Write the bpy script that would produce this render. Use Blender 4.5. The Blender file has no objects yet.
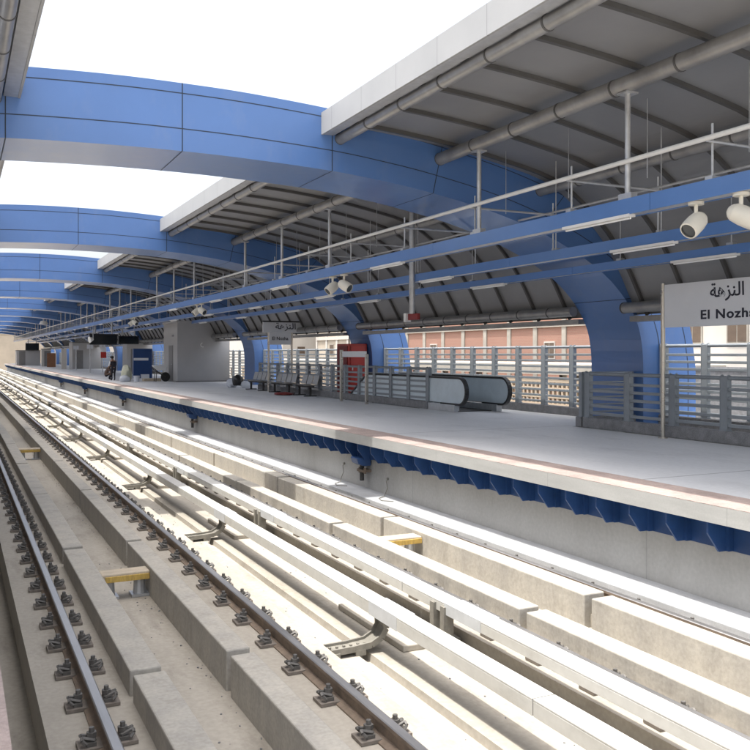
import bpy, math, random
from mathutils import Vector, Matrix
random.seed(7)
S = bpy.context.scene
C = S.collection
R = math.radians
PZ = 1.0            # platform top
EYE = 2.6           # camera height
END = 155.0

# ---------------------------------------------------------------- materials
def mat(name, col, rough=0.6, var=0.0, scale=3.0, bump=0.0, metal=0.0, coat=0.0, stretch=(1, 1, 1),
        col2=None, spec=0.5, grain=0.0, grain_scale=60.0, joints=None, coat_rough=0.05, bump_scale=None, stain=0.0, stain_scale=1.5, stain_col=(0.10, 0.085, 0.07), stain_stretch=(1, 1, 1)):
    m = bpy.data.materials.new(name); m.use_nodes = True
    nt = m.node_tree; N = nt.nodes; L = nt.links
    b = N['Principled BSDF']
    b.inputs['Base Color'].default_value = (*col, 1)
    b.inputs['Roughness'].default_value = rough
    b.inputs['Metallic'].default_value = metal
    b.inputs['Specular IOR Level'].default_value = spec
    b.inputs['Coat Weight'].default_value = coat
    b.inputs['Coat Roughness'].default_value = coat_rough
    geo = N.new('ShaderNodeNewGeometry')
    mp = N.new('ShaderNodeMapping'); mp.inputs['Scale'].default_value = stretch
    L.new(geo.outputs['Position'], mp.inputs['Vector'])
    out = None
    if var > 0 or col2:
        n = N.new('ShaderNodeTexNoise'); n.inputs['Scale'].default_value = scale
        n.inputs['Detail'].default_value = 8; n.inputs['Roughness'].default_value = 0.62
        L.new(mp.outputs[0], n.inputs['Vector'])
        rp = N.new('ShaderNodeValToRGB')
        rp.color_ramp.elements[0].position = 0.3; rp.color_ramp.elements[1].position = 0.72
        c2 = col2 if col2 else tuple(c * (1 - var) for c in col)
        rp.color_ramp.elements[0].color = (*c2, 1)
        rp.color_ramp.elements[1].color = (*[min(1, c * (1 + var * 0.4)) for c in col], 1)
        L.new(n.outputs['Fac'], rp.inputs['Fac'])
        out = rp.outputs['Color']
        rr = N.new('ShaderNodeMapRange'); rr.inputs['To Min'].default_value = max(0.03, rough - 0.12)
        rr.inputs['To Max'].default_value = min(1, rough + 0.12)
        L.new(n.outputs['Fac'], rr.inputs['Value']); L.new(rr.outputs[0], b.inputs['Roughness'])
    if grain > 0:
        g = N.new('ShaderNodeTexNoise'); g.inputs['Scale'].default_value = grain_scale
        g.inputs['Detail'].default_value = 4
        L.new(geo.outputs['Position'], g.inputs['Vector'])
        mr = N.new('ShaderNodeMapRange'); mr.inputs['From Min'].default_value = 0.3; mr.inputs['From Max'].default_value = 0.7
        mr.inputs['To Min'].default_value = 1 - grain; mr.inputs['To Max'].default_value = 1 + grain
        L.new(g.outputs['Fac'], mr.inputs['Value'])
        mx = N.new('ShaderNodeMix'); mx.data_type = 'RGBA'; mx.blend_type = 'MULTIPLY'; mx.inputs['Factor'].default_value = 1
        if out is None:
            mx.inputs[6].default_value = (*col, 1)
        else:
            L.new(out, mx.inputs[6])
        L.new(mr.outputs[0], mx.inputs[7]); out = mx.outputs[2]
    if stain > 0:
        ms = N.new('ShaderNodeMapping'); ms.inputs['Scale'].default_value = stain_stretch; ms.inputs['Location'].default_value = (7.3, 2.1, 4.4)
        L.new(geo.outputs['Position'], ms.inputs['Vector'])
        sn = N.new('ShaderNodeTexNoise'); sn.inputs['Scale'].default_value = stain_scale; sn.inputs['Detail'].default_value = 9; sn.inputs['Roughness'].default_value = 0.72
        L.new(ms.outputs[0], sn.inputs['Vector'])
        sr = N.new('ShaderNodeMapRange'); sr.inputs['From Min'].default_value = 0.53; sr.inputs['From Max'].default_value = 0.70
        sr.inputs['To Max'].default_value = stain; L.new(sn.outputs['Fac'], sr.inputs['Value'])
        mx = N.new('ShaderNodeMix'); mx.data_type = 'RGBA'; L.new(sr.outputs[0], mx.inputs['Factor'])
        if out is None: mx.inputs[6].default_value = (*col, 1)
        else: L.new(out, mx.inputs[6])
        mx.inputs[7].default_value = (*stain_col, 1); out = mx.outputs[2]
    if joints:      # (spacing_x, offset_x, spacing_y, offset_y, width, darkness)
        sx, ox, sy, oy, wd, dk = joints
        sep = N.new('ShaderNodeSeparateXYZ'); L.new(geo.outputs['Position'], sep.inputs[0])
        facs = []
        for ax, sp, of in (('X', sx, ox), ('Y', sy, oy)):
            if not sp: continue
            a = N.new('ShaderNodeMath'); a.operation = 'SUBTRACT'; L.new(sep.outputs[ax], a.inputs[0]); a.inputs[1].default_value = of - sp * 100
            d = N.new('ShaderNodeMath'); d.operation = 'MODULO'; L.new(a.outputs[0], d.inputs[0]); d.inputs[1].default_value = sp
            l = N.new('ShaderNodeMath'); l.operation = 'LESS_THAN'; L.new(d.outputs[0], l.inputs[0]); l.inputs[1].default_value = wd
            facs.append(l)
        f = facs[0].outputs[0]
        if len(facs) > 1:
            q = N.new('ShaderNodeMath'); q.operation = 'MAXIMUM'; L.new(f, q.inputs[0]); L.new(facs[1].outputs[0], q.inputs[1]); f = q.outputs[0]
        sc = N.new('ShaderNodeMath'); sc.operation = 'MULTIPLY'; L.new(f, sc.inputs[0]); sc.inputs[1].default_value = dk
        mx = N.new('ShaderNodeMix'); mx.data_type = 'RGBA'; L.new(sc.outputs[0], mx.inputs['Factor'])
        if out is None: mx.inputs[6].default_value = (*col, 1)
        else: L.new(out, mx.inputs[6])
        mx.inputs[7].default_value = (0.03, 0.03, 0.032, 1); out = mx.outputs[2]
    if out is not None: L.new(out, b.inputs['Base Color'])
    if bump > 0:
        n2 = N.new('ShaderNodeTexNoise'); n2.inputs['Scale'].default_value = bump_scale or scale * 8; n2.inputs['Detail'].default_value = 6
        L.new(geo.outputs['Position'], n2.inputs['Vector'])
        bp = N.new('ShaderNodeBump'); bp.inputs['Strength'].default_value = bump; bp.inputs['Distance'].default_value = 0.02
        L.new(n2.outputs['Fac'], bp.inputs['Height']); L.new(bp.outputs[0], b.inputs['Normal'])
    return m

M = {}
M['trackbed'] = mat('track_bed_concrete', (0.40, 0.365, 0.31), 0.85, 0.25, 0.9, 0.3, grain=0.08, grain_scale=22, stretch=(1, .4, 1), col2=(0.33, 0.30, 0.25), stain=.45, stain_scale=1.6, stain_stretch=(1.6, .5, 1), stain_col=(.14, .12, .095))
M['upstand'] = mat('upstand_concrete', (0.41, 0.38, 0.325), 0.8, 0.22, 1.2, 0.3, grain=0.10, grain_scale=30, stretch=(3, 3, .5), col2=(0.33, 0.31, 0.275), stain=.4, stain_scale=2.2, stain_stretch=(1.5, 1.5, .6), stain_col=(.18, .16, .13))
M['slab'] = mat('platform_stone', (0.69, 0.695, 0.70), 0.55, 0.2, 0.5, 0.05, stretch=(1, .35, 1), grain=0.05, grain_scale=14, joints=(0, 0, 7.0, 1.35, 0.035, 0.5), col2=(0.59, 0.60, 0.615), stain=.40, stain_scale=.55, stain_stretch=(1, .45, 1), stain_col=(.30, .30, .31))
M['nosing'] = mat('nosing_pink_granite', (0.44, 0.35, 0.315), 0.7, 0.25, 2.5, 0.4, grain=0.12, grain_scale=35, joints=(0, 0, 0.6, 0, 0.010, 0.25), bump_scale=60)
M['fascia_c'] = mat('platform_fascia_concrete', (0.44, 0.44, 0.42), 0.7, 0.15, 1.0, 0.1, stretch=(1, 1, 6), grain=0.04, joints=(0, 0, 3.0, .4, 0.012, 0.2))
M['wall_c'] = mat('platform_wall_concrete', (0.46, 0.455, 0.435), 0.8, 0.18, 0.7, 0.15, stretch=(1, 1, .35), grain=0.06, grain_scale=20, col2=(0.39, 0.38, 0.36), stain=.3, stain_scale=.8, stain_stretch=(1, 1, .4), stain_col=(.22, .20, .17), joints=(0, 0, 6.0, 2.0, 0.02, 0.2))
M['ledge'] = mat('ledge_concrete', (0.42, 0.43, 0.44), 0.75, 0.2, 2, 0.2, grain=0.08)
M['blue'] = mat('blue_composite_panel', (0.082, 0.185, 0.44), 0.38, 0.10, 0.5, 0.10, coat=.75, coat_rough=0.16, bump_scale=.9, stain=.16, stain_scale=1.2, stain_stretch=(1, 1, .5), stain_col=(.25, .28, .33))
M['navy'] = mat('navy_steel', (0.022, 0.07, 0.21), 0.45, 0.25, 3, 0.05)
M['beamblue'] = mat('blue_trunking', (0.082, 0.19, 0.455), 0.35, 0.08, 1.5, coat=0.8, coat_rough=0.2)
M['seam'] = mat('dark_panel_joint', (0.03, 0.045, 0.07), 0.8)
M['roof'] = mat('grey_roof_sheet', (0.31, 0.312, 0.315), 0.45, 0.16, 0.6, 0.0, metal=0.35)
M['rib'] = mat('dark_roof_rib', (0.09, 0.088, 0.085), 0.5, 0.2, 4)
M['pipe'] = mat('grey_painted_pipe', (0.36, 0.355, 0.345), 0.38, 0.3, 2.5, metal=0.5, stretch=(1, 1, 1))
M['white'] = mat('white_fascia_panel', (0.36, 0.36, 0.355), 0.5, 0.1, 1, joints=(0, 0, 1.26, 0.4, 0.012, 0.45))
M['galv'] = mat('galvanised_steel', (0.55, 0.56, 0.57), 0.38, 0.2, 6, metal=0.55)
M['whitepaint'] = mat('white_paint', (0.74, 0.74, 0.72), 0.4, 0.08, 4)
M['cream'] = mat('cream_lamp_housing', (0.74, 0.71, 0.62), 0.4, 0.06, 6)
M['railsteel'] = mat('rail_steel_head', (0.42, 0.41, 0.40), 0.42, 0.25, 6, metal=0.8, stretch=(1, .15, 1))
M['rust'] = mat('rail_rust', (0.23, 0.175, 0.13), 0.8, 0.35, 9, 0.2)
M['clip'] = mat('fastener_iron', (0.15, 0.142, 0.13), 0.6, 0.35, 30, 0.1, metal=0.3)
M['pad'] = mat('fastener_pad', (0.22, 0.19, 0.16), 0.8, 0.3, 20)
M['cover'] = mat('third_rail_cover', (0.56, 0.555, 0.525), 0.45, 0.14, 1.4, 0.04, stain=.35, stain_scale=3.0, stain_stretch=(1, .5, 1), stain_col=(.26, .24, .20), stretch=(1, .3, 2), grain=0.05, grain_scale=12, col2=(0.50, 0.48, 0.43))
M['coverjoint'] = mat('cover_sleeve', (0.56, 0.57, 0.57), 0.4, 0.15, 5)
M['bracket'] = mat('bracket_iron', (0.24, 0.225, 0.19), 0.65, 0.3, 12, 0.15)
M['darkiron'] = mat('dark_iron', (0.045, 0.043, 0.04), 0.6, 0.3, 15)
M['railing'] = mat('railing_grey_blue', (0.26, 0.285, 0.305), 0.45, 0.12, 4, metal=0.15)
M['kerb'] = mat('kerb_granite', (0.22, 0.22, 0.225), 0.75, 0.35, 6, 0.3, grain=0.2, grain_scale=50)
M['stainless'] = mat('stainless_post', (0.52, 0.49, 0.44), 0.3, 0.12, 5, metal=0.85)
M['sign'] = mat('sign_white', (0.66, 0.68, 0.71), 0.4, 0.04, 2)
M['ink'] = mat('sign_lettering', (0.012, 0.014, 0.03), 0.5)
M['yellow'] = mat('yellow_timber', (0.60, 0.40, 0.10), 0.7, 0.35, 10, 0.1, stretch=(4, 1, 1))
M['timber'] = mat('pale_timber', (0.52, 0.44, 0.33), 0.8, 0.3, 8, 0.2, stretch=(1, 6, 1))
M['plywood'] = mat('brown_plywood', (0.26, 0.12, 0.06), 0.7, 0.3, 2)
M['hopper'] = mat('blue_hopper', (0.03, 0.08, 0.22), 0.45)
M['red'] = mat('red_cabinet_paint', (0.42, 0.028, 0.02), 0.38, 0.12, 2)
M['reddark'] = mat('dark_red', (0.20, 0.012, 0.01), 0.5)
M['roomwall'] = mat('grey_room_panel', (0.42, 0.415, 0.41), 0.55, 0.08, 1.0, joints=(0, 0, 0, 0, 0, 0) if False else None)
M['doorgrey'] = mat('grey_door', (0.20, 0.195, 0.19), 0.5, 0.1, 3)
M['bluepanel'] = mat('deep_blue_panel', (0.012, 0.05, 0.17), 0.4, 0.1, 2)
M['black'] = mat('black_plastic', (0.012, 0.012, 0.013), 0.4)
M['screen'] = mat('dark_screen', (0.01, 0.014, 0.018), 0.12, spec=0.6)
M['rubber'] = mat('handrail_rubber', (0.018, 0.018, 0.018), 0.45)
M['escpanel'] = mat('escalator_side_panel', (0.60, 0.68, 0.72), 0.35, 0.12, 2.5, metal=0.25)
M['brick'] = None
M['cframe'] = mat('building_concrete_frame', (0.38, 0.35, 0.30), 0.9, 0.2, 1.0)
M['render_cream'] = mat('cream_render', (0.48, 0.42, 0.34), 0.9, 0.15, 0.3)
M['render_white'] = mat('white_render', (0.56, 0.53, 0.48), 0.9, 0.12, 0.3)
M['render_tan'] = mat('tan_render', (0.46, 0.37, 0.27), 0.9, 0.2, 0.25)
M['shutter'] = mat('brown_shutter', (0.12, 0.085, 0.06), 0.6, 0.2, 2)
M['glass'] = mat('window_glass', (0.05, 0.06, 0.07), 0.12, spec=0.7)
M['ground'] = mat('dusty_ground', (0.34, 0.29, 0.22), 0.95, 0.35, 0.05, 0.2, grain=0.1, grain_scale=3)
M['asphalt'] = mat('asphalt', (0.06, 0.06, 0.06), 0.9, 0.2, 0.4)
M['skin'] = mat('skin', (0.28, 0.16, 0.10), 0.5)
M['clothdark'] = mat('dark_cloth', (0.013, 0.013, 0.02), 0.9)
M['clothwhite'] = mat('white_cloth', (0.6, 0.63, 0.68), 0.9)
M['clothbrown'] = mat('brown_cloth', (0.11, 0.07, 0.055), 0.9)
M['hair'] = mat('black_hair', (0.01, 0.008, 0.007), 0.6)
M['sack'] = mat('pale_sack', (0.55, 0.56, 0.44), 0.9, 0.2, 8, 0.2)
M['seat'] = mat('perforated_seat_metal', (0.38, 0.36, 0.33), 0.35, 0.25, 25, metal=0.6)
M['tube'] = mat('lamp_diffuser', (0.85, 0.86, 0.86), 0.35)

def brick_mat():
    m = bpy.data.materials.new('salmon_brick'); m.use_nodes = True
    nt = m.node_tree; N = nt.nodes; L = nt.links; b = N['Principled BSDF']
    geo = N.new('ShaderNodeNewGeometry'); mp = N.new('ShaderNodeVectorRotate'); mp.rotation_type = 'Z_AXIS'
    cm = N.new('ShaderNodeCombineXYZ'); sp = N.new('ShaderNodeSeparateXYZ'); L.new(geo.outputs['Position'], sp.inputs[0])
    ad = N.new('ShaderNodeMath'); L.new(sp.outputs['X'], ad.inputs[0]); L.new(sp.outputs['Y'], ad.inputs[1])
    L.new(ad.outputs[0], cm.inputs[0]); L.new(sp.outputs['Z'], cm.inputs[1])
    t = N.new('ShaderNodeTexBrick'); t.inputs['Scale'].default_value = 1.0
    t.inputs['Brick Width'].default_value = 0.26; t.inputs['Row Height'].default_value = 0.14; t.inputs['Mortar Size'].default_value = 0.012
    t.inputs['Color1'].default_value = (0.33, 0.155, 0.11, 1); t.inputs['Color2'].default_value = (0.29, 0.14, 0.10, 1)
    t.inputs['Mortar'].default_value = (0.32, 0.25, 0.20, 1)
    L.new(cm.outputs[0], t.inputs['Vector'])
    n = N.new('ShaderNodeTexNoise'); n.inputs['Scale'].default_value = 0.7; n.inputs['Detail'].default_value = 5
    L.new(geo.outputs['Position'], n.inputs['Vector'])
    mx = N.new('ShaderNodeMix'); mx.data_type = 'RGBA'; L.new(n.outputs['Fac'], mx.inputs['Factor'])
    L.new(t.outputs['Color'], mx.inputs[6]); mx.inputs[7].default_value = (0.34, 0.20, 0.15, 1)
    L.new(mx.outputs[2], b.inputs['Base Color']); b.inputs['Roughness'].default_value = 0.9
    return m
M['brick'] = brick_mat()

# ---------------------------------------------------------------- mesh builder
class MB:
    def __init__(s): s.v = []; s.f = []; s.m = []
    def quad(s, pts, mi=0):
        b = len(s.v); s.v += [tuple(p) for p in pts]; s.f.append(tuple(range(b, b + len(pts)))); s.m.append(mi)
    def box(s, x0, x1, y0, y1, z0, z1, mi=0):
        b = len(s.v)
        s.v += [(x0, y0, z0), (x1, y0, z0), (x1, y1, z0), (x0, y1, z0), (x0, y0, z1), (x1, y0, z1), (x1, y1, z1), (x0, y1, z1)]
        for f in ((0, 3, 2, 1), (4, 5, 6, 7), (0, 1, 5, 4), (1, 2, 6, 5), (2, 3, 7, 6), (3, 0, 4, 7)):
            s.f.append(tuple(b + i for i in f)); s.m.append(mi)
        return s
    def cyl(s, p0, p1, r, n=12, mi=0, r2=None, caps=True):
        p0, p1 = Vector(p0), Vector(p1); r2 = r if r2 is None else r2
        d = (p1 - p0).normalized(); a = Vector((0, 0, 1)) if abs(d.z) < 0.9 else Vector((1, 0, 0))
        u = d.cross(a).normalized(); w = d.cross(u)
        b = len(s.v)
        for p, rr in ((p0, r), (p1, r2)):
            for i in range(n):
                t = 2 * math.pi * i / n
                s.v.append(tuple(p + (u * math.cos(t) + w * math.sin(t)) * rr))
        for i in range(n):
            j = (i + 1) % n
            s.f.append((b + i, b + n + i, b + n + j, b + j)); s.m.append(mi)
        if caps:
            s.f.append(tuple(b + i for i in range(n))); s.m.append(mi)
            s.f.append(tuple(b + n + i for i in reversed(range(n)))); s.m.append(mi)
        return s
    def tube(s, pts, r, n=8, mi=0):
        for a, b in zip(pts[:-1], pts[1:]): s.cyl(a, b, r, n, mi)
        return s
    def prism(s, poly, axis, a0, a1, mi=0):
        """poly in the plane normal to axis: axis y -> (x,z); axis x -> (y,z); axis z -> (x,y)"""
        def P(p, a):
            if axis == 'y': return (p[0], a, p[1])
            if axis == 'x': return (a, p[0], p[1])
            return (p[0], p[1], a)
        n = len(poly); b = len(s.v)
        s.v += [P(p, a0) for p in poly] + [P(p, a1) for p in poly]
        for i in range(n):
            j = (i + 1) % n
            s.f.append((b + i, b + j, b + n + j, b + n + i)); s.m.append(mi)
        s.f.append(tuple(b + i for i in reversed(range(n)))); s.m.append(mi)
        s.f.append(tuple(b + n + i for i in range(n))); s.m.append(mi)
        return s
    def build(s, name, mats, parent=None, origin=(0, 0, 0), smooth=False, bevel=0.0):
        if not isinstance(mats, (list, tuple)): mats = [mats]
        me = bpy.data.meshes.new(name)
        o = Vector(origin)
        me.from_pydata([tuple(Vector(v) - o) for v in s.v], [], s.f)
        for m in mats: me.materials.append(m)
        me.polygons.foreach_set('material_index', s.m)
        import bmesh
        bm = bmesh.new(); bm.from_mesh(me); bmesh.ops.recalc_face_normals(bm, faces=bm.faces); bm.to_mesh(me); bm.free()
        if smooth:
            me.polygons.foreach_set('use_smooth', [True] * len(me.polygons))
            try: me.set_sharp_from_angle(angle=R(35))
            except Exception: pass
        ob = bpy.data.objects.new(name, me); C.objects.link(ob)
        if parent is not None: ob.parent = parent
        else: ob.location = o
        if bevel > 0:
            bv = ob.modifiers.new('edge', 'BEVEL'); bv.width = bevel; bv.segments = 2; bv.limit_method = 'ANGLE'; bv.angle_limit = R(40)
        return ob

def tag(o, label, cat, group=None, kind=None):
    o['label'] = label; o['category'] = cat
    if group: o['group'] = group
    if kind: o['kind'] = kind
    return o
def thing(name, loc, label, cat, group=None):
    o = bpy.data.objects.new(name, None); C.objects.link(o); o.location = loc; o.empty_display_size = 0.2
    return tag(o, label, cat, group)
def struct(o, label=None, cat=None):
    o['kind'] = 'structure'
    if label: o['label'] = label
    if cat: o['category'] = cat
    return o
def kids(o): return [c for c in list(C.objects) if c.parent == o]
def dup(root, loc, label, group=None, mirror=False):
    def cp(o, par):
        c = o.copy(); C.objects.link(c); c.parent = par
        for k in tree[o.name]: cp(k, c)
        return c
    tree = {}
    allo = list(C.objects)
    def walk(o):
        tree[o.name] = [c for c in allo if c.parent == o]
        for k in tree[o.name]: walk(k)
    walk(root)
    r = cp(root, None); r.location = loc; r['label'] = label
    if group: r['group'] = group
    return r
ORD = ['nearest', 'second', 'third', 'fourth', 'fifth', 'sixth', 'seventh', 'eighth', 'ninth', 'tenth', 'eleventh', 'twelfth', 'thirteenth', 'fourteenth']

# ---------------------------------------------------------------- setting: ground, deck, track bed
g = MB(); g.quad([(-3000, -3000, -9), (3000, -3000, -9), (3000, 3000, -9), (-3000, 3000, -9)])
struct(g.build('ground', M['ground']), 'dusty pale city ground below the raised station', 'ground')
g = MB(); g.box(20, 29, -200, 500, -9.05, -8.995)
struct(g.build('road', M['asphalt']), 'grey road running beside the raised station', 'road')

# track bed: one extruded section
prof = [(-0.35, -0.95), (-0.35, -0.35), (0.55, -0.35), (0.55, 0.0), (1.36, 0.0), (1.36, -0.13), (2.04, -0.13), (2.04, 0.0), (2.95, 0.0), (2.95, -0.15),
        (3.30, -0.15), (3.31, -0.22), (3.41, -0.22), (3.42, -0.15), (4.28, -0.15), (4.28, 0.0), (4.92, 0.0), (4.92, -0.13), (5.70, -0.13), (5.70, 0.0), (6.45, 0.0), (6.45, -0.38),
        (7.04, -0.38), (7.04, -0.38), (8.0, -0.38), (8.0, -0.95)]
prof = [p for i, p in enumerate(prof) if i == 0 or p != prof[i - 1]]
g = MB(); g.prism(prof, 'y', -8, END + 60)
struct(g.build('track_bed', M['trackbed']), 'pale concrete track bed with rail plinths and drain channels', 'track bed')
g = MB(); g.box(7.04, 7.598, -8, END, -0.377, -0.15)
struct(g.build('ledge', M['ledge'], bevel=0.012), 'light concrete ledge at the foot of the platform wall', 'ledge')
# cable duct pads between third rails
# platform wall
g = MB(); g.box(7.60, 7.9, -8, END, -0.375, 0.81)
struct(g.build('platform_wall', M['wall_c']), 'pale grey wall below the platform edge', 'wall')
g = MB(); g.box(7.19, 12.25, -8, END, 0.812, PZ)
for a, b in ((-8, 3.9), (15.2, 22.2), (28.7, END)): g.box(12.25, 14.2, a, b, 0.812, PZ)
g.box(14.2, 15.9, -8, END, 0.812, PZ)
struct(g.build('platform', [M['slab']]), 'smooth grey stone platform under the canopy', 'platform')
g = MB(); g.box(7.172, 7.187, -8, END, 0.815, 1.0)
struct(g.build('platform_fascia', M['fascia_c']), 'off-white fascia along the platform edge', 'fascia')
g = MB(); g.box(7.174, 7.84, -8, END, 1.002, 1.008)
struct(g.build('platform_nosing', M['nosing']), 'pinkish granite strip along the platform edge', 'paving strip')
g = MB(); g.box(-8.5, 15.9, -8, END, -1.9, -0.96)
for k in range(-1, 12):
    g.box(0.5, 6.5, 14.75 + 14 * k, 16.5 + 14 * k, -9, -1.9)
struct(g.build('viaduct_deck', M['wall_c']), 'concrete viaduct deck carrying the station', 'deck')
# stairwell and escalator pit walls
g = MB()
for a, b in ((3.9, 15.2), (22.2, 28.7)):
    g.box(12.1, 12.24, a, b, -3.0, 0.81); g.box(14.21, 14.35, a, b, -3, .81)
    g.box(12.24, 14.21, b, b + .15, -3, .81); g.box(12.24, 14.21, a - .15, a, -3, .81); 
struct(g.build('stairwell_wall', M['wall_c']), 'concrete stairwell walls below the platform', 'wall')
g = MB()
for i in range(14): g.box(12.26, 14.19, 4.2 + i * .32, 4.2 + (i + 1) * .32 + .02, -3.0, 0.78 - i * .17)
struct(g.build('stairs', M['kerb']), 'stone stairs going down from the platform', 'stairs')
# near platform
g = MB(); g.box(-9.0, -0.36, -8, END, 0.81, PZ); g.box(-.36, .20, -8, END, .81, PZ)
struct(g.build('near_platform', M['slab']), 'grey stone platform on the near side', 'platform')
g = MB(); g.box(-.4, .203, -8, END, 1.002, 1.008)
struct(g.build('near_platform_nosing', M['nosing']), 'pinkish granite strip on the near platform edge', 'paving strip')
g = MB(); g.box(-.6, -.36, -8, END, -.34, .808)
struct(g.build('near_platform_wall', M['wall_c']), 'grey wall below the near platform edge', 'wall')

# ---------------------------------------------------------------- rails with fasteners
def rail_profile(x, zt):
    h = 0.15; z = zt - h
    return [(x - .07, z), (x + .07, z), (x + .07, z + .012), (x + .012, z + .035), (x + .012, z + .105), (x + .036, z + .12), (x + .036, z + .144), (x + .028, z + .15),
            (x - .028, z + .15), (x - .036, z + .144), (x - .036, z + .12), (x - .012, z + .105), (x - .012, z + .035), (x - .07, z + .012)]
def fastener_mb(y=0.0, mb=None):
    m = mb or MB()
    m.box(-.19, .19, y - .085, y + .085, 0.004, .026, 1)
    for s in (-1, 1):
        m.box(s * .075 if s > 0 else -.135, .135 if s > 0 else -.075, y - .055, y + .055, .026, .052, 0)
        m.cyl((s * .10, y, .03), (s * .10, y, .135), .018, 7)
        m.cyl((s * .10, y, .075), (s * .10, y, .105), .034, 6)
        pts = [(s * .14, y - .06, .045), (s * .165, y - .05, .07), (s * .165, y - .02, .082), (s * .085, y - .035, .06), (s * .085, y + .035, .06), (s * .165, y + .02, .082), (s * .165, y + .05, .07), (s * .14, y + .06, .045)]
        m.tube(pts, .013, 5)
    return m
fm = None
RX = [(0.905, 'left-hand rail of the shaded nearer track, its left side rust black'),
      (2.60, 'right-hand rail of the nearer track, on the edge of the sunlight'),
      (4.54, 'rail hidden close behind the farther white third rail cover'),
      (6.09, 'brown rail between the tall concrete blocks and the platform ledge')]
for x, lab in RX:
    t = thing('rail', (x, 0, 0), 'steel ' + lab, 'rail', 'running rails of the two tracks')
    m = MB(); m.prism(rail_profile(0, .15), 'y', -8, END + 55); me = m.build('rail_body', [M['rust'], M['railsteel']], t)
    for p in me.data.polygons:
        zc = sum(me.data.vertices[v].co.z for v in p.vertices) / len(p.vertices)
        if len(p.vertices) == 4 and zc > .135: p.material_index = 1
    n = 0
    y = 3.13
    far = MB()
    while y < END:
        if n < 99:
            if fm is None:
                o = fastener_mb().build('rail_fastener', [M['clip'], M['pad']], t); fm = o.data
            else:
                o = bpy.data.objects.new('rail_fastener', fm); C.objects.link(o); o.parent = t
            o.location = (0, y, 0); o.rotation_euler.z = random.uniform(-.03, .03)
        else:
            far.box(-.19, .19, y - .08, y + .08, 0.004, .026, 1); far.box(-.13, -.08, y - .05, y + .05, .026, .09); far.box(.08, .13, y - .05, y + .05, .026, .09)
        y += 0.70; n += 1
    o = far.build('rail_fastener', [M['clip'], M['pad']], t); o['kind'] = 'stuff'

# ---------------------------------------------------------------- concrete upstand blocks, row by row
rows = [(1.19, 1.43, 'leftmost row', 'worn grey'), (1.97, 2.17, 'row left of the sun-edge rail', 'shaded beige'),
        (4.76, 4.99, 'row behind the white covers', 'sunlit cream'), (5.62, 5.88, 'row nearest the platform', 'sunlit cream')]
for ri, (x0, x1, where, look) in enumerate(rows):
    mesh = None
    k = 0; y = 2.05 + (0.1 if ri % 2 else 0)
    cnt = 0
    while y < END:
        lab = (f'{look} concrete block, {ORD[cnt]} to the camera in the {where}' if cnt < 8
               else f'{look} concrete block far along the {where}')
        grp = 'concrete upstand blocks, ' + where
        if mesh is None:
            m = MB(); m.box(-(x1 - x0) / 2, (x1 - x0) / 2, .05, 4.52, -.16, .2)
            if ri < 2: pass
            m.v = [(v[0], v[1], v[2]) for v in m.v]
            o = m.build('concrete_upstand', M['upstand'], None, (0, 0, 0), bevel=.012); mesh = o
        else:
            o = mesh.copy(); C.objects.link(o)
        o.location = ((x0 + x1) / 2 + random.uniform(-.006, .006), y, 0.001 + random.uniform(-.004, .006))
        tag(o, lab, 'concrete block', grp)
        y += 4.58; cnt += 1

# ---------------------------------------------------------------- third rails (covers on supports)
AR = [7.0 + 5.35 * i for i in range(-1, 28)]
t = thing('third_rail', (3.55, 0, 0), 'white boxed third rail on curved iron arms beside the nearer track', 'third rail')
OA = (3.55, 0, 0)
m = MB()
y = -6
while y < END:
    y2 = min(y + 10.7, END); m.box(3.46, 3.64, y + .006, y2 - .006, .285, .30); m.box(3.46, 3.475, y + .006, y2 - .006, .18, .2845); m.box(3.625, 3.64, y + .006, y2 - .006, .18, .2845); y = y2
m.build('cover', M['cover'], t, OA, bevel=.004)
m = MB(); m.box(3.51, 3.59, -6, END, .165, .255); m.build('conductor_bar', M['bracket'], t, OA)
arm0 = None; slv0 = None
for i, ya in enumerate(AR):
    if arm0 is None:
        m = MB()
        # J shaped arm: drops below the cover and sweeps out towards the running rail
        path = [(0.02, .22), (0.03, .06), (-.02, -.02), (-.12, -.07), (-.30, -.085), (-.52, -.09)]
        w = .05
        for (a, b) in zip(path[:-1], path[1:]):
            for sy in (-1, 1):
                yy = sy * .085
                dx, dz = b[0] - a[0], b[1] - a[1]; l = math.hypot(dx, dz); nx, nz = -dz / l * .028, dx / l * .028
                m.prism([(a[0] - nx, a[1] - nz), (b[0] - nx, b[1] - nz), (b[0] + nx, b[1] + nz), (a[0] + nx, a[1] + nz)], 'y', yy - .012, yy + .012)
            m.prism([(a[0], a[1] - .004), (b[0], b[1] - .004), (b[0], b[1] + .004), (a[0], a[1] + .004)], 'y', -.073, .073)
        for i2 in range(6):
            m.cyl((-.5 + i2 * .07, 0, -.088), (-.5 + i2 * .07, 0, -.065), .014, 6)
        m.box(-.54, -.44, -.11, .11, -.15, -.098); m.box(-.28, -.18, -.1, .1, -.15, -.098)
        arm0 = m.build('support_arm', M['bracket'], t)
        arm = arm0
    else:
        arm = arm0.copy(); C.objects.link(arm)
    arm.location = (0, ya + .2, 0)
for i, ya in enumerate(AR):
    if slv0 is None:
        m = MB(); m.box(-.094, .094, -.28, .28, .284, .305); m.box(-.094, -.088, -.28, .28, .178, .2838); m.box(.088, .094, -.28, .28, .178, .2838)
        slv0 = m.build('joint_sleeve', M['coverjoint'], t); s_ = slv0
    else: s_ = slv0.copy(); C.objects.link(s_)
    s_.location = (0, ya - .05, 0)

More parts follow.
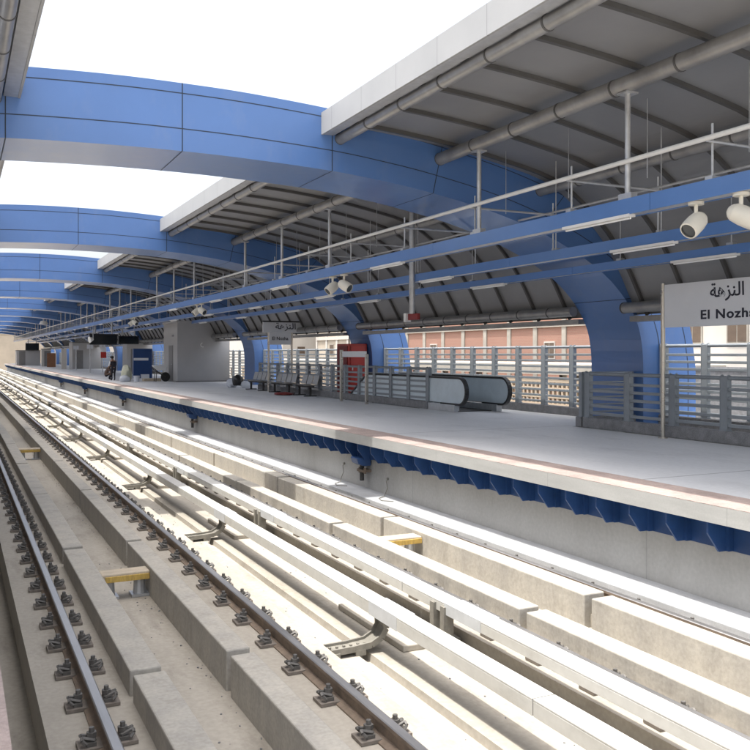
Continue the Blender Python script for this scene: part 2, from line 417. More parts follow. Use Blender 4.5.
t = thing('third_rail', (4.15, 0, 0), 'white boxed third rail on paired iron posts beside the farther track', 'third rail')
OB = (4.15, 0, 0)
m = MB(); y = -6 + 3
while y < END:
    y2 = min(y + 10.7, END); m.box(4.055, 4.246, y + .006, y2 - .006, .285, .30); m.box(4.055, 4.07, y + .006, y2 - .006, .20, .2845); m.box(4.231, 4.246, y + .006, y2 - .006, .20, .2845); y = y2
m.build('cover', M['cover'], t, OB, bevel=.004)
m = MB(); m.box(4.11, 4.19, -6, END, .17, .255); m.build('conductor_bar', M['bracket'], t, OB)
p0 = None
for i in range(-1, 28):
    yb = 6.95 + 5.35 * i
    if p0 is None:
        m = MB()
        for yy in (-.13, .06):
            m.box(-.125, -.02, yy, yy + .07, -.149, .27); m.box(-.19, -.126, yy - .02, yy + .09, -.149, -.10)
        m.box(-.11, .1, -.06, .06, -.149, -.06); m.box(-.2, .2, -.16, .16, -.15, -.12)
        p0 = m.build('support_post', M['bracket'], t); p = p0
    else: p = p0.copy(); C.objects.link(p)
    p.location = (0, yb, 0)
p0 = None
for i in range(-1, 28):
    yb = 6.55 + 5.35 * i
    if p0 is None:
        m = MB(); m.box(-.102, .102, -.3, .3, .284, .306); m.box(-.102, -.096, -.3, .3, .2, .2838); m.box(.096, .102, -.3, .3, .2, .2838)
        p0 = m.build('joint_sleeve', M['coverjoint'], t); p = p0
    else: p = p0.copy(); C.objects.link(p)
    p.location = (0, yb, 0)
# concrete pads the posts and arms stand on
pad = None; cnt = 0
for i in range(-1, 28):
    y = 6.95 + 5.35 * i
    lab = f'low pale concrete pad under the white covers, {ORD[cnt]} from the camera' if cnt < 6 else 'low pale concrete pad under the white covers, far along the track'
    if pad is None:
        m = MB(); m.box(-.28, .20, -.75, .75, -.149, -.149 + .06); pad = m.build('concrete_pad', M['trackbed'], None, bevel=.01); o = pad
    else: o = pad.copy(); C.objects.link(o)
    o.location = (3.98, y + .8, -0.0); tag(o, lab, 'concrete pad', 'concrete pads between the two white covers'); cnt += 1

# ---------------------------------------------------------------- timbers bridging the drain channels
def timber(x0, x1, y, lab, key='yellow', rot=0):
    cx = (x0 + x1) / 2
    t = thing('timber_prop', (cx, y, -.13), lab, 'timber prop', 'timber props across the drain channels')
    O = (cx, y, -.13)
    m = MB(); m.box(x0, x1, y - .12, y + .12, .085, .16); m.build('beam', [M['timber'] if key == 'pale' else M['timber']], t, O, bevel=.012)
    m = MB(); m.box(x0 + .04, x1 - .004, y - .135, y - .121, .07, .135); m.build('edge_board', M['yellow'], t, O, bevel=.004)
    for s in (-1, 1):
        m = MB(); m.cyl((cx + s * .17, y, -.128), (cx + s * .17, y, .084), .075, 12, r2=.06); m.box(cx + s * .17 - .1, cx + s * .17 + .1, y - .1, y + .1, -.129, -.10)
        m.build('block', M['galv'], t, O)
timber(1.44, 1.965, 9.95, 'pale and yellow timber prop across the nearer shaded drain channel')
timber(1.44, 1.965, 23.9, 'small yellow-edged timber prop farther up the shaded drain channel')
timber(5.0, 5.61, 10.2, 'sunlit timber prop wedged in the channel nearest the platform', 'pale')

# ---------------------------------------------------------------- blue brackets below the platform edge
br = None; cnt = 0; y = 3.75
while y < END - 1:
    if br is None:
        m = MB()
        m.prism([(7.235, .811), (7.235, .68), (7.40, .465), (7.575, .465), (7.575, .811)], 'y', -.012, .012)
        m.box(7.5, 7.575, -.05, .05, .465, .81)
        m.v = [(v[0] - 7.235, v[1], v[2]) for v in m.v]
        br = m.build('platform_bracket', M['navy'], None); o = br
    else: o = br.copy(); C.objects.link(o)
    o.location = (7.235, y, 0)
    lab = (f'navy blue bracket plate under the platform edge, {("first" if cnt == 2 else ORD[cnt - 2])} from the right' if 2 <= cnt < 16
           else 'navy blue bracket plate under the platform edge far to the left' if cnt >= 16 else 'navy blue bracket plate under the platform edge beside the camera')
    tag(o, lab.replace('nearest from the right', 'first from the right'), 'bracket', 'navy bracket plates below the platform edge'); y += .595; cnt += 1
m = MB(); m.box(7.577, 7.598, -8, END, .46, .81)
tag(m.build('bracket_backing', M['navy'], None, (7.59, 0, .67)), 'long navy steel strip behind the bracket plates under the platform edge', 'steel strip')

# drain hoppers
hop = None
for i, y in enumerate((15.9, 29.9, 43.9, 57.9, 71.9)):
    lab = f'dark blue drain hopper with rusty down pipe on the platform wall, {ORD[i]} from the camera'
    if hop is None:
        t = thing('drain_hopper', (7.5, y, .4), lab, 'drain', 'drain hoppers on the platform wall'); O = (7.5, y, .4)
        m = MB(); m.prism([(7.26, .50), (7.30, .38), (7.42, .33), (7.58, .33), (7.58, .50)], 'y', y - .17, y + .17); m.build('hopper', M['hopper'], t, O, bevel=.02)
        m = MB(); m.cyl((7.45, y, .335), (7.45, y, .02), .045, 10); m.build('pipe', M['darkiron'], t, O, True)
        m = MB(); m.box(7.40, 7.597, y - .14, y + .14, .20, .25); m.cyl((7.46, y - .12, .17), (7.46, y - .12, .28), .03, 8); m.cyl((7.46, y + .12, .17), (7.46, y + .12, .28), .03, 8)
        m.build('clamp', M['rust'], t, O); hop = t
    else: dup(hop, (7.5, y, .4), lab)

# loose cables looping out of the wall beside the nearest hopper
for i, (y, z0, lab) in enumerate(((17.1, .22, 'thin loose cable looping down the wall, left of the nearest drain hopper'), (15.0, .16, 'thin loose cable looping down the wall, right of the nearest drain hopper'))):
    m = MB(); pts = [(7.592, y, z0), (7.54, y - .03, z0 - .04), (7.52, y - .12, z0 - .16), (7.48, y - .10, z0 - .27), (7.40, y - .22, -.135), (7.22, y - .35, -.138), (7.15, y - .6, -.138), (7.3, y - .8, -.138)]
    m.tube(pts, .008, 6); m.cyl((7.597, y, z0), (7.57, y, z0), .025, 8)
    tag(m.build('loose_cable', M['bracket'], None, (7.5, y, -.15)), lab, 'cable', 'loose cables on the platform wall')
# bits of rubble lying in the drain channel and on the bed
rnd = random.Random(31)
m = MB()
for i in range(420):
    cx = rnd.choice((rnd.uniform(1.46, 1.94), rnd.uniform(2.98, 3.28), rnd.uniform(3.7, 4.0), rnd.uniform(1.86, 1.95)))
    z = -.13 if cx < 2 else -.15
    y = 4 + 30 * rnd.random() ** 1.5; sz = rnd.uniform(.003, .010)
    a = rnd.uniform(0, 3); pts = [(cx + sz * rnd.uniform(.7, 1.3) * math.cos(a + k * 1.257), y + sz * rnd.uniform(.7, 1.6) * math.sin(a + k * 1.257)) for k in range(5)]
    m.prism(pts, 'z', z + .0005, z + sz * rnd.uniform(.5, 1.1))
tag(m.build('rubble', M['kerb'], None), 'fine stone rubble scattered over the concrete track bed', 'rubble', kind='stuff')

# ---------------------------------------------------------------- arches
XC = 3.5
intr = [(0, 3.49), (1.2, 3.475), (2.8, 3.41), (4.0, 3.30), (4.96, 3.17), (6.3, 2.92), (7.5, 2.58), (8.5, 2.18), (9.3, 1.73), (9.87, 1.22), (10.22, .69), (10.36, .2), (10.40, -.4), (10.40, -1.6)]
extr = [(0, 4.66), (1.2, 4.645), (2.8, 4.56), (4.1, 4.42), (5.2, 4.26), (6.8, 3.95), (8.3, 3.52), (9.7, 2.95), (10.8, 2.25), (11.45, 1.45), (11.82, .62), (11.95, 0), (12.0, -.4), (12.0, -1.6)]
def smooth_curve(pts, n=4):
    out = []
    P = [Vector(p) for p in pts]
    for i in range(len(P) - 1):
        a = P[max(i - 1, 0)]; b = P[i]; c = P[i + 1]; d = P[min(i + 2, len(P) - 1)]
        if i == 0: a = Vector((-c.x, c.y))
        for k in range(n):
            t = k / n
            q = 0.5 * ((2 * b) + (-a + c) * t + (2 * a - 5 * b + 4 * c - d) * t * t + (-a + 3 * b - 3 * c + d) * t ** 3)
            out.append((q.x, q.y))
    out.append(tuple(P[-1])); return out
IN = smooth_curve(intr); EX = smooth_curve(extr)
full_i = [(-x, z) for x, z in reversed(IN[1:])] + IN
full_e = [(-x, z) for x, z in reversed(EX[1:])] + EX
TY = 1.75
m = MB()
W = lambda p, y: (p[0], y, p[1] + 1.6)   # local z: platform top = 0
n = len(full_i)
def lerp(a, b, t): return (a[0] + (b[0] - a[0]) * t, a[1] + (b[1] - a[1]) * t)
seam_idx = set()
for u in (0, 2.8, 4.96, 7.5, 9.87):
    for sgn in (1, -1):
        seam_idx.add(min(range(n), key=lambda i: abs(full_i[i][0] - sgn * u)))
for i in range(n - 1):
    for y, flip in ((0, 0), (TY, 1)):
        m.quad([W(full_i[i], y), W(full_i[i + 1], y), W(full_e[i + 1], y), W(full_e[i], y)])
    m.quad([W(full_i[i], 0), W(full_i[i], TY), W(full_i[i + 1], TY), W(full_i[i + 1], 0)])
    m.quad([W(full_e[i], 0), W(full_e[i + 1], 0), W(full_e[i + 1], TY), W(full_e[i], TY)])
m.quad([W(full_i[0], 0), W(full_e[0], 0), W(full_e[0], TY), W(full_i[0], TY)])
m.quad([W(full_i[-1], 0), W(full_i[-1], TY), W(full_e[-1], TY), W(full_e[-1], 0)])
# open joints between panels, thin dark gasket strips just proud of the skin
e = .003
def strip(pts3, mi=1): m.quad(pts3, mi)
for i in range(n - 1):
    for fr in (.33, .85):
        dt = .0075
        for y in (-e, TY + e):
            strip([W(lerp(full_i[i], full_e[i], fr - dt), y), W(lerp(full_i[i + 1], full_e[i + 1], fr - dt), y), W(lerp(full_i[i + 1], full_e[i + 1], fr + dt), y), W(lerp(full_i[i], full_e[i], fr + dt), y)])
for i in seam_idx:
    p, q = full_i[i], full_e[i]
    tx, tz = full_i[min(i + 1, n - 1)][0] - full_i[max(i - 1, 0)][0], full_i[min(i + 1, n - 1)][1] - full_i[max(i - 1, 0)][1]
    l = math.hypot(tx, tz); tx, tz = tx / l * .009, tz / l * .009
    for y in (-.004, TY + .004):
        strip([W((p[0] - tx, p[1] - tz), y), W((p[0] + tx, p[1] + tz), y), W((q[0] + tx, q[1] + tz), y), W((q[0] - tx, q[1] - tz), y)])
    nx, nz = tz / .009 * e, -tx / .009 * e
    strip([W((p[0] - tx + nx, p[1] - tz + nz), 0), W((p[0] + tx + nx, p[1] + tz + nz), 0), W((p[0] + tx + nx, p[1] + tz + nz), TY), W((p[0] - tx + nx, p[1] - tz + nz), TY)])
arch = m.build('roof_arch', [M['blue'], M['seam']], None)
import bmesh
bm = bmesh.new(); bm.from_mesh(arch.data); bmesh.ops.remove_doubles(bm, verts=bm.verts, dist=.0005); bm.to_mesh(arch.data); bm.free()
arch.data.polygons.foreach_set('use_smooth', [True] * len(arch.data.polygons)); arch.data.set_sharp_from_angle(angle=R(30))
for k in range(0, 11):
    o = arch if k == 0 else arch.copy()
    if k: C.objects.link(o)
    o.location = (XC, 14.75 + 14 * k, PZ)
    tag(o, 'nearest and largest blue panelled arch spanning both tracks' if k == 0 else f'blue panelled arch spanning the tracks, {ORD[k]} from the camera' , 'arch', 'blue roof arches over the tracks')

# ---------------------------------------------------------------- canopy bays
roof = [(6.12, 4.30), (7.3, 4.24), (8.62, 4.12), (9.9, 3.92), (11.1, 3.66), (11.9, 3.22), (12.6, 2.62), (13.1, 1.98), (13.5, 1.28), (13.72, .88)]
RF = []
Pv = [Vector(p) for p in roof]
for i in range(len(Pv) - 1):
    a = Pv[max(i - 1, 0)]; b = Pv[i]; c = Pv[i + 1]; d = Pv[min(i + 2, len(Pv) - 1)]
    for k in range(3):
        t = k / 3; q = 0.5 * ((2 * b) + (-a + c) * t + (2 * a - 5 * b + 4 * c - d) * t * t + (-a + 3 * b - 3 * c + d) * t ** 3); RF.append((q.x, q.y))
RF.append(roof[-1])
def off(i, d):
    a = RF[max(i - 1, 0)]; b = RF[min(i + 1, len(RF) - 1)]; tx, tz = b[0] - a[0], b[1] - a[1]; l = math.hypot(tx, tz)
    return (RF[i][0] + tz / l * -d * -1 * -1, RF[i][1] + tx / l * d)
L0, L1 = 2.5, 14.75
def make_bay(side, lab, y_off=0):
    fx = (lambda x: x) if side > 0 else (lambda x: 7 - x)
    O = (fx(9.5), L0, PZ)
    t = thing('canopy_roof', O, lab, 'canopy', 'canopy roof bays over the platforms')
    zz = lambda h: h + EYE
    bot = [(fx(RF[i][0]), zz(RF[i][1])) for i in range(len(RF))]
    top = [(fx(off(i, .09)[0]), zz(off(i, .09)[1])) for i in range(len(RF))]
    m = MB(); m.prism(bot + top[::-1], 'y', L0, L1); m.build('roof_sheet', M['roof'], t, O)
    m = MB(); xs = sorted((fx(6.08), fx(6.118))); m.box(xs[0], xs[1], L0, L1, zz(4.06), zz(4.47)); m.build('fascia', M['white'], t, O)
    m = MB(); xs = sorted((fx(6.12), fx(6.33))); m.box(xs[0], xs[1], L0, L1, zz(4.07), zz(4.10)); m.build('soffit_strip', M['galv'], t, O)
    for (px, ph, r) in ((6.46, 4.02, .10), (8.62, 3.86, .12), (11.05, 3.43, .11), (13.35, 1.02, .12)):
        m = MB(); m.cyl((fx(px), L0, zz(ph)), (fx(px), L1, zz(ph)), r, 18)
        y = L0 + .9
        while y < L1: m.cyl((fx(px), y, zz(ph)), (fx(px), y + .035, zz(ph)), r + .008, 18, 1); y += 1.26
        m.build('purlin_pipe', [M['pipe'], M['rib']], t, O, True)
    if side > 0:
        m = MB(); m.box(13.5, 13.78, L0, L1, zz(.72), zz(.84)); m.build('eave_gutter', M['pipe'], t, O)
    y = L0 + .55
    while y < L1:
        m = MB()
        for i in range(len(RF) - 1):
            a, b = RF[i], RF[i + 1]; a2, b2 = off(i, -.07), off(i + 1, -.07)
            if a[0] < 6.3: continue
            m.prism([(fx(a[0]), zz(a[1]) - .002), (fx(b[0]), zz(b[1]) - .002), (fx(b2[0]), zz(b2[1])), (fx(a2[0]), zz(a2[1]))], 'y', y - .035, y + .035)
        m.build('roof_rib', M['rib'], t, O); y += 1.26
    return t
bayR = make_bay(1, 'grey ribbed canopy bay over the platform at the top right, nearest the camera')
bayL = make_bay(-1, 'grey ribbed canopy bay at the top left corner over the near platform')
for k in range(1, 11):
    dup(bayR, (9.5, L0 + 14 * k, PZ), f'grey ribbed canopy bay over the right platform, {ORD[k]} from the camera, between two arches')
    dup(bayL, (-2.5, L0 + 14 * k, PZ), f'grey ribbed canopy bay over the left platform, {ORD[k]} from the camera')

# ---------------------------------------------------------------- hung trunking beams, conduit, crossbars
H = lambda h: h + EYE
def beam(x, w, h0, h1, lab, name='trunking_beam', y0=3.0):
    t = thing(name, (x, 0, H(h0)), lab, 'overhead beam', 'blue trunking beams hung under the canopy'); O = (x, 0, H(h0))
    m = MB(); y = y0
    while y < END:
        y2 = min(y + 6, END); m.box(x, x + .02, y + .004, y2 - .004, H(h0), H(h1)); y = y2
    m.box(x + .02, x + w, y0, END, H(h1) - .02, H(h1) - .002); m.box(x + w - .02, x + w, y0, END, H(h0), H(h1) - .021)
    m.build('side_panel', M['beamblue'], t, O)
    m = MB(); m.box(x + .021, x + w - .021, y0, END, H(h0) + .012, H(h0) + .03); m.build('underside_tray', M['galv'], t, O)
    return t, O
b1, O1 = beam(8.60, .26, 1.99, 2.22, 'bright blue hung trunking beam nearest the tracks, highest of the three')
pole0 = None
for k in range(0, 11):
    for dy in (6.9, 9.5, 13.4) if k == 0 else (5.7, 9.3, 12.9):
        y = dy + 14 * k
        if k > 0: y = 0.75 + 14 * k + dy + (.0)
        if pole0 is None:
            m = MB(); m.cyl((8.66, 0, H(2.22)), (8.66, 0, H(3.80)), .042, 12); m.box(8.55, 8.77, -.1, .1, H(3.72), H(3.745)); m.box(8.6, 8.72, -.13, .13, H(2.22), H(2.30)); pole0 = m.build('hanger_pole', M['galv'], b1, (8.6, 0, H(1.99)), True); p = pole0
        else: p = pole0.copy(); C.objects.link(p)
        p.location = (0, y, 0)
b2, O2 = beam(10.45, .24, 1.83, 2.02, 'deep blue hung trunking beam in the middle of the three')
b3, O3 = beam(12.1, .22, 1.74, 1.90, 'deep blue hung trunking beam nearest the rear railing, lowest of the three')
for (b, O, xx, h, hr, nm) in ((b2, O2, 10.57, 2.02, 3.78, 0), (b3, O3, 12.2, 1.90, 2.95, 1)):
    r0 = None; y = 8.0
    while y < END - 2:
        if (y - .75) % 14 > 1.9:
            if r0 is None:
                m = MB(); m.cyl((xx, 0, H(h)), (xx, 0, H(hr)), .011, 6); m.box(xx - .05, xx + .05, -.07, .07, H(h), H(h) + .05); r0 = m.build('hanger_rod', M['galv'], b, O); p = r0
            else: p = r0.copy(); C.objects.link(p)
            p.location = (0, y, 0)
        y += 2.8
# white conduit with crossbars
t = thing('conduit', (8.6, 0, H(2.75)), 'long white conduit pipe with crossbars above the blue beams', 'conduit'); O = (8.6, 0, H(2.75))
m = MB(); m.cyl((8.6, 3, H(2.75)), (8.6, END, H(2.75)), .035, 12); m.build('pipe', M['whitepaint'], t, O, True)
m = MB(); m.cyl((10.5, 3, H(2.77)), (10.5, END, H(2.77)), .022, 10); m.build('rear_pipe', M['galv'], t, O, True)
c0 = None; y = 5.2
while y < END - 1:
    if c0 is None:
        m = MB(); m.cyl((8.6, 0, H(2.72)), (10.55, 0, H(2.72)), .02, 8)
        m.cyl((8.7, 0, H(2.22)), (8.7, 0, H(2.95)), .016, 8); m.cyl((10.5, 0, H(2.03)), (10.5, 0, H(2.95)), .014, 8)
        m.box(8.63, 8.77, -.06, .06, H(2.22), H(2.27))
        c0 = m.build('crossbar', M['galv'], t, O); p = c0
    else: p = c0.copy(); C.objects.link(p)
    p.location = (0, y, 0); y += 2.8
# roof rods (thin suspension wires)
c0 = None; y = 4.4
while y < END - 1 and True:
    if (y - .75) % 14 > 1.9:
        if c0 is None:
            m = MB(); m.cyl((9.6, 0, H(2.72)), (9.6, 0, H(3.95)), .007, 5)
            c0 = m.build('suspension_wire', M['galv'], t, O); p = c0
        else: p = c0.copy(); C.objects.link(p)
        p.location = (0, y, 0)
    y += 1.9

# strip lights below the beams
sl = None; cnt = 0
for (bx, bh, nm, st) in ((8.73, 1.985, 'nearest the tracks', 9.4), (10.57, 1.825, 'in the middle', 10.4), (12.21, 1.735, 'nearest the rear railing', 10.6)):
    y = st; c = 0
    while y < 120:
        if c < 6: lab = f'white strip light under the blue beam {nm}, {ORD[c]} from the camera'
        else: lab = f'white strip light far along the blue beam {nm}'
        if sl is None:
            t = thing('strip_light', (bx, y, H(bh)), lab, 'strip light', 'strip lights under the blue beams'); O = (bx, y, H(bh))
            m = MB(); m.box(bx - .14, bx - .02, y, y + 1.5, H(bh) - .03, H(bh) + .012); m.build('housing', M['whitepaint'], t, O)
            m = MB(); m.cyl((bx - .08, y + .03, H(bh) - .045), (bx - .08, y + 1.47, H(bh) - .045), .016, 8); m.build('tube', M['tube'], t, O, True)
            sl = t
        else: dup(sl, (bx, y, H(bh)), lab)
        y += 7.0; c += 1

# spotlights
def spot(x, y, yaw, tilt, lab):
    O = (x, y, H(1.97))
    t = thing('spotlight', O, lab, 'spotlight', 'cream spotlights under the nearest blue beam')
    m = MB(); m.cyl((x, y, H(1.995)), (x, y, H(1.955)), .10, 20); m.build('base', M['cream'], t, O, True)
    m = MB(); m.cyl((x, y, H(1.955)), (x, y, H(1.80)), .026, 12); m.build('stem', M['cream'], t, O, True)
    d = Vector((math.cos(yaw) * math.cos(tilt), math.sin(yaw) * math.cos(tilt), -math.sin(tilt)))
    c = Vector((x, y, H(1.72)))
    m = MB(); a = c - d * .17
    prs = [(0, .045), (.03, .085), (.08, .115), (.18, .128), (.30, .128), (.36, .12), (.365, .10)]
    for (s0, r0), (s1, r1) in zip(prs[:-1], prs[1:]): m.cyl(a + d * s0, a + d * s1, r0, 22, 0, r1, caps=False)
    m.cyl(a, a + d * .001, .045, 22); m.build('lamp_body', M['cream'], t, O, True)
    m = MB(); m.cyl(a + d * .34, a + d * .345, .10, 22); m.build('lens', M['glass'], t, O)
    return t
for i, yb in enumerate((8.0, 20.1, 34.0, 48.2)):
    w = ORD[i] if i else 'nearest'
    spot(8.73, yb + .30, R(185), R(38), f'cream spotlight tilted down to the left, left lamp of the {w} pair')
    spot(8.73, yb - .42, R(-60), R(28), f'cream spotlight aimed to the right, right lamp of the {w} pair')

# ---------------------------------------------------------------- railings
def railing(x, y0, y1, z1, nbars, lab, step=1.2, kerb=.22, x_end=None, ret=None):
    """run along y at x; ret=(x2) adds a return leg at y1 going to x2"""
    O = (x, (y0 + y1) / 2, PZ)
    t = thing('railing', O, lab, 'railing', 'grey-blue railings on concrete kerbs')
    m = MB(); m.box(x - .10, x + .10, y0, y1, PZ + .001, PZ + kerb); m.build('kerb', M['kerb'], t, O, bevel=.01)
    zs = [PZ + kerb + .10 + (z1 - PZ - kerb - .14) * i / nbars for i in range(nbars)]
    m = MB(); m.cyl((x, y0 + .02, z1), (x, y1 - .02, z1), .038, 12); m.build('handrail', M['railing'], t, O, True)
    m = MB()
    for z in zs: m.prism([(x + .035, z + .0), (x + .075, z + .028), (x + .055, z + .04), (x + .015, z + .012)][::-1] if 0 else [(x - .035, z - .029), (x + .035, z - .029), (x + .035, z + .029), (x - .035, z + .029)], 'y', y0 + .03, y1 - .03)
    m.build('rail_bars', M['railing'], t, O, bevel=.006)
    n = max(1, round((y1 - y0 - .16) / step)); p0 = None
    for i in range(n + 1):
        yy = y0 + .08 + (y1 - y0 - .16) * i / n
        if p0 is None:
            m = MB()
            for s in (-1, 1):
                poly = [(s * .055 - .009, 0)]
                m.box(-.055, .055, s * .075 - .008, s * .075 + .008, kerb, z1 - PZ + .0)
                m.prism([(-.055, z1 - PZ), (.055, z1 - PZ), (.045, z1 - PZ + .04), (.0, z1 - PZ + .06), (-.045, z1 - PZ + .04)], 'y', s * .075 - .008, s * .075 + .008)
            m.box(-.05, .05, -.066, .066, kerb, z1 - PZ + .02); m.box(-.08, .08, -.08, .08, kerb, kerb + .015)
            p0 = m.build('post', M['railing'], t); p = p0
        else: p = p0.copy(); C.objects.link(p)
        p.location = (0, yy - O[1], 0)
    return t
railing(12.4, 3.6, 14.9, PZ + 1.17, 5, 'grey-blue low railing behind the station name sign, on a granite kerb')
railing(12.4, 21.8, 37.4, PZ + 1.17, 5, 'grey-blue low railing from the escalator to the benches, behind the plaque')
railing(14.4, 2.6, 14.70, PZ + 1.78, 9, 'tall rear railing at the far right, seen behind the name sign')
for k in range(0, 10):
    a = 16.55 + 14 * k; b = a + 12.15
    if k == 2: b = 56.7
    railing(14.4, a, b, PZ + 1.78, 9, ('tall rear railing behind the escalator, between the two nearest arch feet' if k == 0 else f'tall rear railing between the {ORD[k]} and {ORD[k + 1]} arch feet from the camera') )
# short return railing at the stair corner
t = thing('railing', (13.3, 15.05, PZ), 'short cross railing closing the stair opening beside the nearest arch foot', 'railing', 'grey-blue railings on concrete kerbs'); O = (13.3, 15.05, PZ)
m = MB(); m.box(12.3, 13.88, 14.96, 15.14, PZ + .001, PZ + .22); m.build('kerb', M['kerb'], t, O, bevel=.01)
m = MB(); m.cyl((12.42, 15.05, PZ + 1.17), (13.86, 15.05, PZ + 1.17), .038, 12); m.build('handrail', M['railing'], t, O, True)
m = MB()
for i in range(5): m.box(12.42, 13.86, 15.02, 15.08, PZ + .30 + i * .165, PZ + .336 + i * .165)
m.build('rail_bars', M['railing'], t, O, bevel=.006)
for xx in (12.42, 13.78):
    m = MB(); m.box(xx - .008 - .05, xx + .008 - .05, 15.0, 15.1, PZ + .22, PZ + 1.2); m.box(xx - .008 + .05, xx + .008 + .05, 15.0, 15.1, PZ + .22, PZ + 1.2); m.box(xx - .04, xx + .04, 15.03, 15.07, PZ + .22, PZ + 1.19); m.build('post', M['railing'], t, O)

# ---------------------------------------------------------------- escalator
O = (13.0, 19.8, PZ)
t = thing('escalator', O, 'escalator with rounded pale blue-grey side panels and black handrails', 'escalator')
def stadium(y_end, zc, r, y_far, n=14):
    pts = [(y_far, zc + r)]
    pts2 = []
    for i in range(n + 1):
        a = R(90) + math.pi * i / n
        pts2.append((y_end + r + r * math.cos(a), zc + r * math.sin(a)))
    return pts2
for xx in (12.42, 13.62):
    zc = PZ + .57; r = .34
    arc = stadium(19.85 if xx < 13 else 19.55, zc, r, 0)
    yE = 19.85 if xx < 13 else 19.55
    poly = arc + [(26.0, zc - r), (31.5, zc - r - 3.0), (31.5, zc + r - 3.0), (26.0, zc + r)]
    m = MB(); m.prism(poly, 'x', xx - .03, xx + .03); m.build('side_panel', M['escpanel'], t, O, bevel=.004)
    # handrail following the outline
    m = MB(); path = [(31.5, zc + r + .03 - 3.0), (26.0, zc + r + .03)] + [(yE + r + (r + .03) * math.cos(R(90) + math.pi * i / 14), zc + (r + .03) * math.sin(R(90) + math.pi * i / 14)) for i in range(15)] + [(yE + 1.3, zc - r - .03)]
    for a, b in zip(path[:-1], path[1:]):
        dy, dz = b[0] - a[0], b[1] - a[1]; l = math.hypot(dy, dz); ny, nz = -dz / l * .028, dy / l * .028
        m.prism([(a[0] - ny, a[1] - nz), (b[0] - ny, b[1] - nz), (b[0] + ny, b[1] + nz), (a[0] + ny, a[1] + nz)], 'x', xx - .055, xx + .055)
    m.build('handrail', M['rubber'], t, O)
    m = MB(); m.box(xx - .09, xx + .09, yE + .5, 26, PZ + .001, PZ + .19); m.build('skirt', M['galv'], t, O, bevel=.01)
m = MB(); m.box(12.46, 13.58, 20.3, 22.6, PZ + .002, PZ + .02)
for i in range(8): m.box(12.52, 13.52, 22.6 + i * .4, 22.98 + i * .4, PZ - .2 - max(0, i - 2) * .22, PZ + .0 - max(0, i - 2) * .22)
m.build('steps', M['darkiron'], t, O)

# ---------------------------------------------------------------- text helper
def text_mesh(body, size, bold=0.0, align='CENTER', space=1.0):
    cu = bpy.data.curves.new('txt', 'FONT'); cu.body = body; cu.size = size; cu.align_x = align; cu.space_character = space; cu.align_y = 'BOTTOM_BASELINE'
    cu.extrude = 0.004; cu.offset = bold
    ob = bpy.data.objects.new('txt', cu); C.objects.link(ob)
    dg = bpy.context.evaluated_depsgraph_get(); dg.update()
    me = bpy.data.meshes.new_from_object(ob.evaluated_get(dg))
    bpy.data.objects.remove(ob); return me
AR_TXT = '\uFE94\uFEEB\uFEB0\uFEE8\uFEDF\u0627'
def lettering(body, size, loc, rotz, parent, O, bold=0.004, sx=1.0, align='CENTER', space=1.0):
    me = text_mesh(body, size, bold, align, space)
    me.materials.clear(); me.materials.append(M['ink'])
    o = bpy.data.objects.new('lettering', me); C.objects.link(o); o.parent = parent
    o.location = Vector(loc) - Vector(O); o.rotation_euler = (R(90), 0, rotz); o.scale = (sx, 1, 1)
    return o

# ---------------------------------------------------------------- station name sign
O = (12.1, 10.75, PZ)
t = thing('station_name_sign', O, 'large white station name board on two steel posts in front of the low railing', 'sign')
for y in (12.32, 9.18):
    m = MB(); m.cyl((12.1, y, PZ), (12.1, y, H(1.34)), .042, 18); m.cyl((12.1, y, PZ), (12.1, y, PZ + .02), .09, 18); m.build('post', M['stainless'], t, O, True)
m = MB(); m.box(12.085, 12.125, 9.23, 12.27, H(.50), H(1.31)); m.build('board', M['sign'], t, O, bevel=.004)
lettering('El Nozha', .228, (12.082, 11.39, H(.632)), R(-90), t, O, .005, 1.27, 'LEFT', 1.13)
lettering(AR_TXT, .33, (12.082, 10.79, H(1.01)), R(-90), t, O, .003, 1.0)

# second sign, facing the camera farther along
O = (12.0, 35.0, PZ)
t = thing('overhead_sign', O, 'white name sign on thin posts above the benches, facing the camera', 'sign')
for x in (12.0, 13.05):
    m = MB(); m.cyl((x, 35, PZ), (x, 35, H(1.0)), .05, 12); m.build('post', M['stainless'], t, O, True)
m = MB(); m.box(11.72, 13.8, 34.91, 34.99, H(.92), H(1.36)); m.build('upper_board', M['sign'], t, O, bevel=.005)
m = MB(); m.box(12.0, 12.98, 34.915, 34.985, H(.40), H(.915)); m.build('lower_board', M['sign'], t, O, bevel=.005)
m = MB(); m.box(11.72, 13.8, 34.9, 35.0, H(1.362), H(1.42)); m.build('top_trim', M['black'], t, O)
lettering(AR_TXT, .36, (12.74, 34.905, H(1.07)), 0, t, O, .003, 1.15)
lettering('El Nozha', .2, (12.49, 34.91, H(.60)), 0, t, O, .003)

# plaque between two posts
O = (11.8, 27.0, PZ)
t = thing('notice_plaque', O, 'small white plaque slung between two steel posts in front of the red cabinet', 'sign')
for y, h in ((26.8, .14), (24.8, .0)):
    m = MB(); m.box(11.74, 11.83, y - .05, y + .05, PZ, H(h)); m.build('post', M['stainless'], t, O, bevel=.008)
m = MB(); m.box(11.79, 11.81, 24.84, 26.76, H(-.10), H(.09)); m.build('plate', M['sign'], t, O)

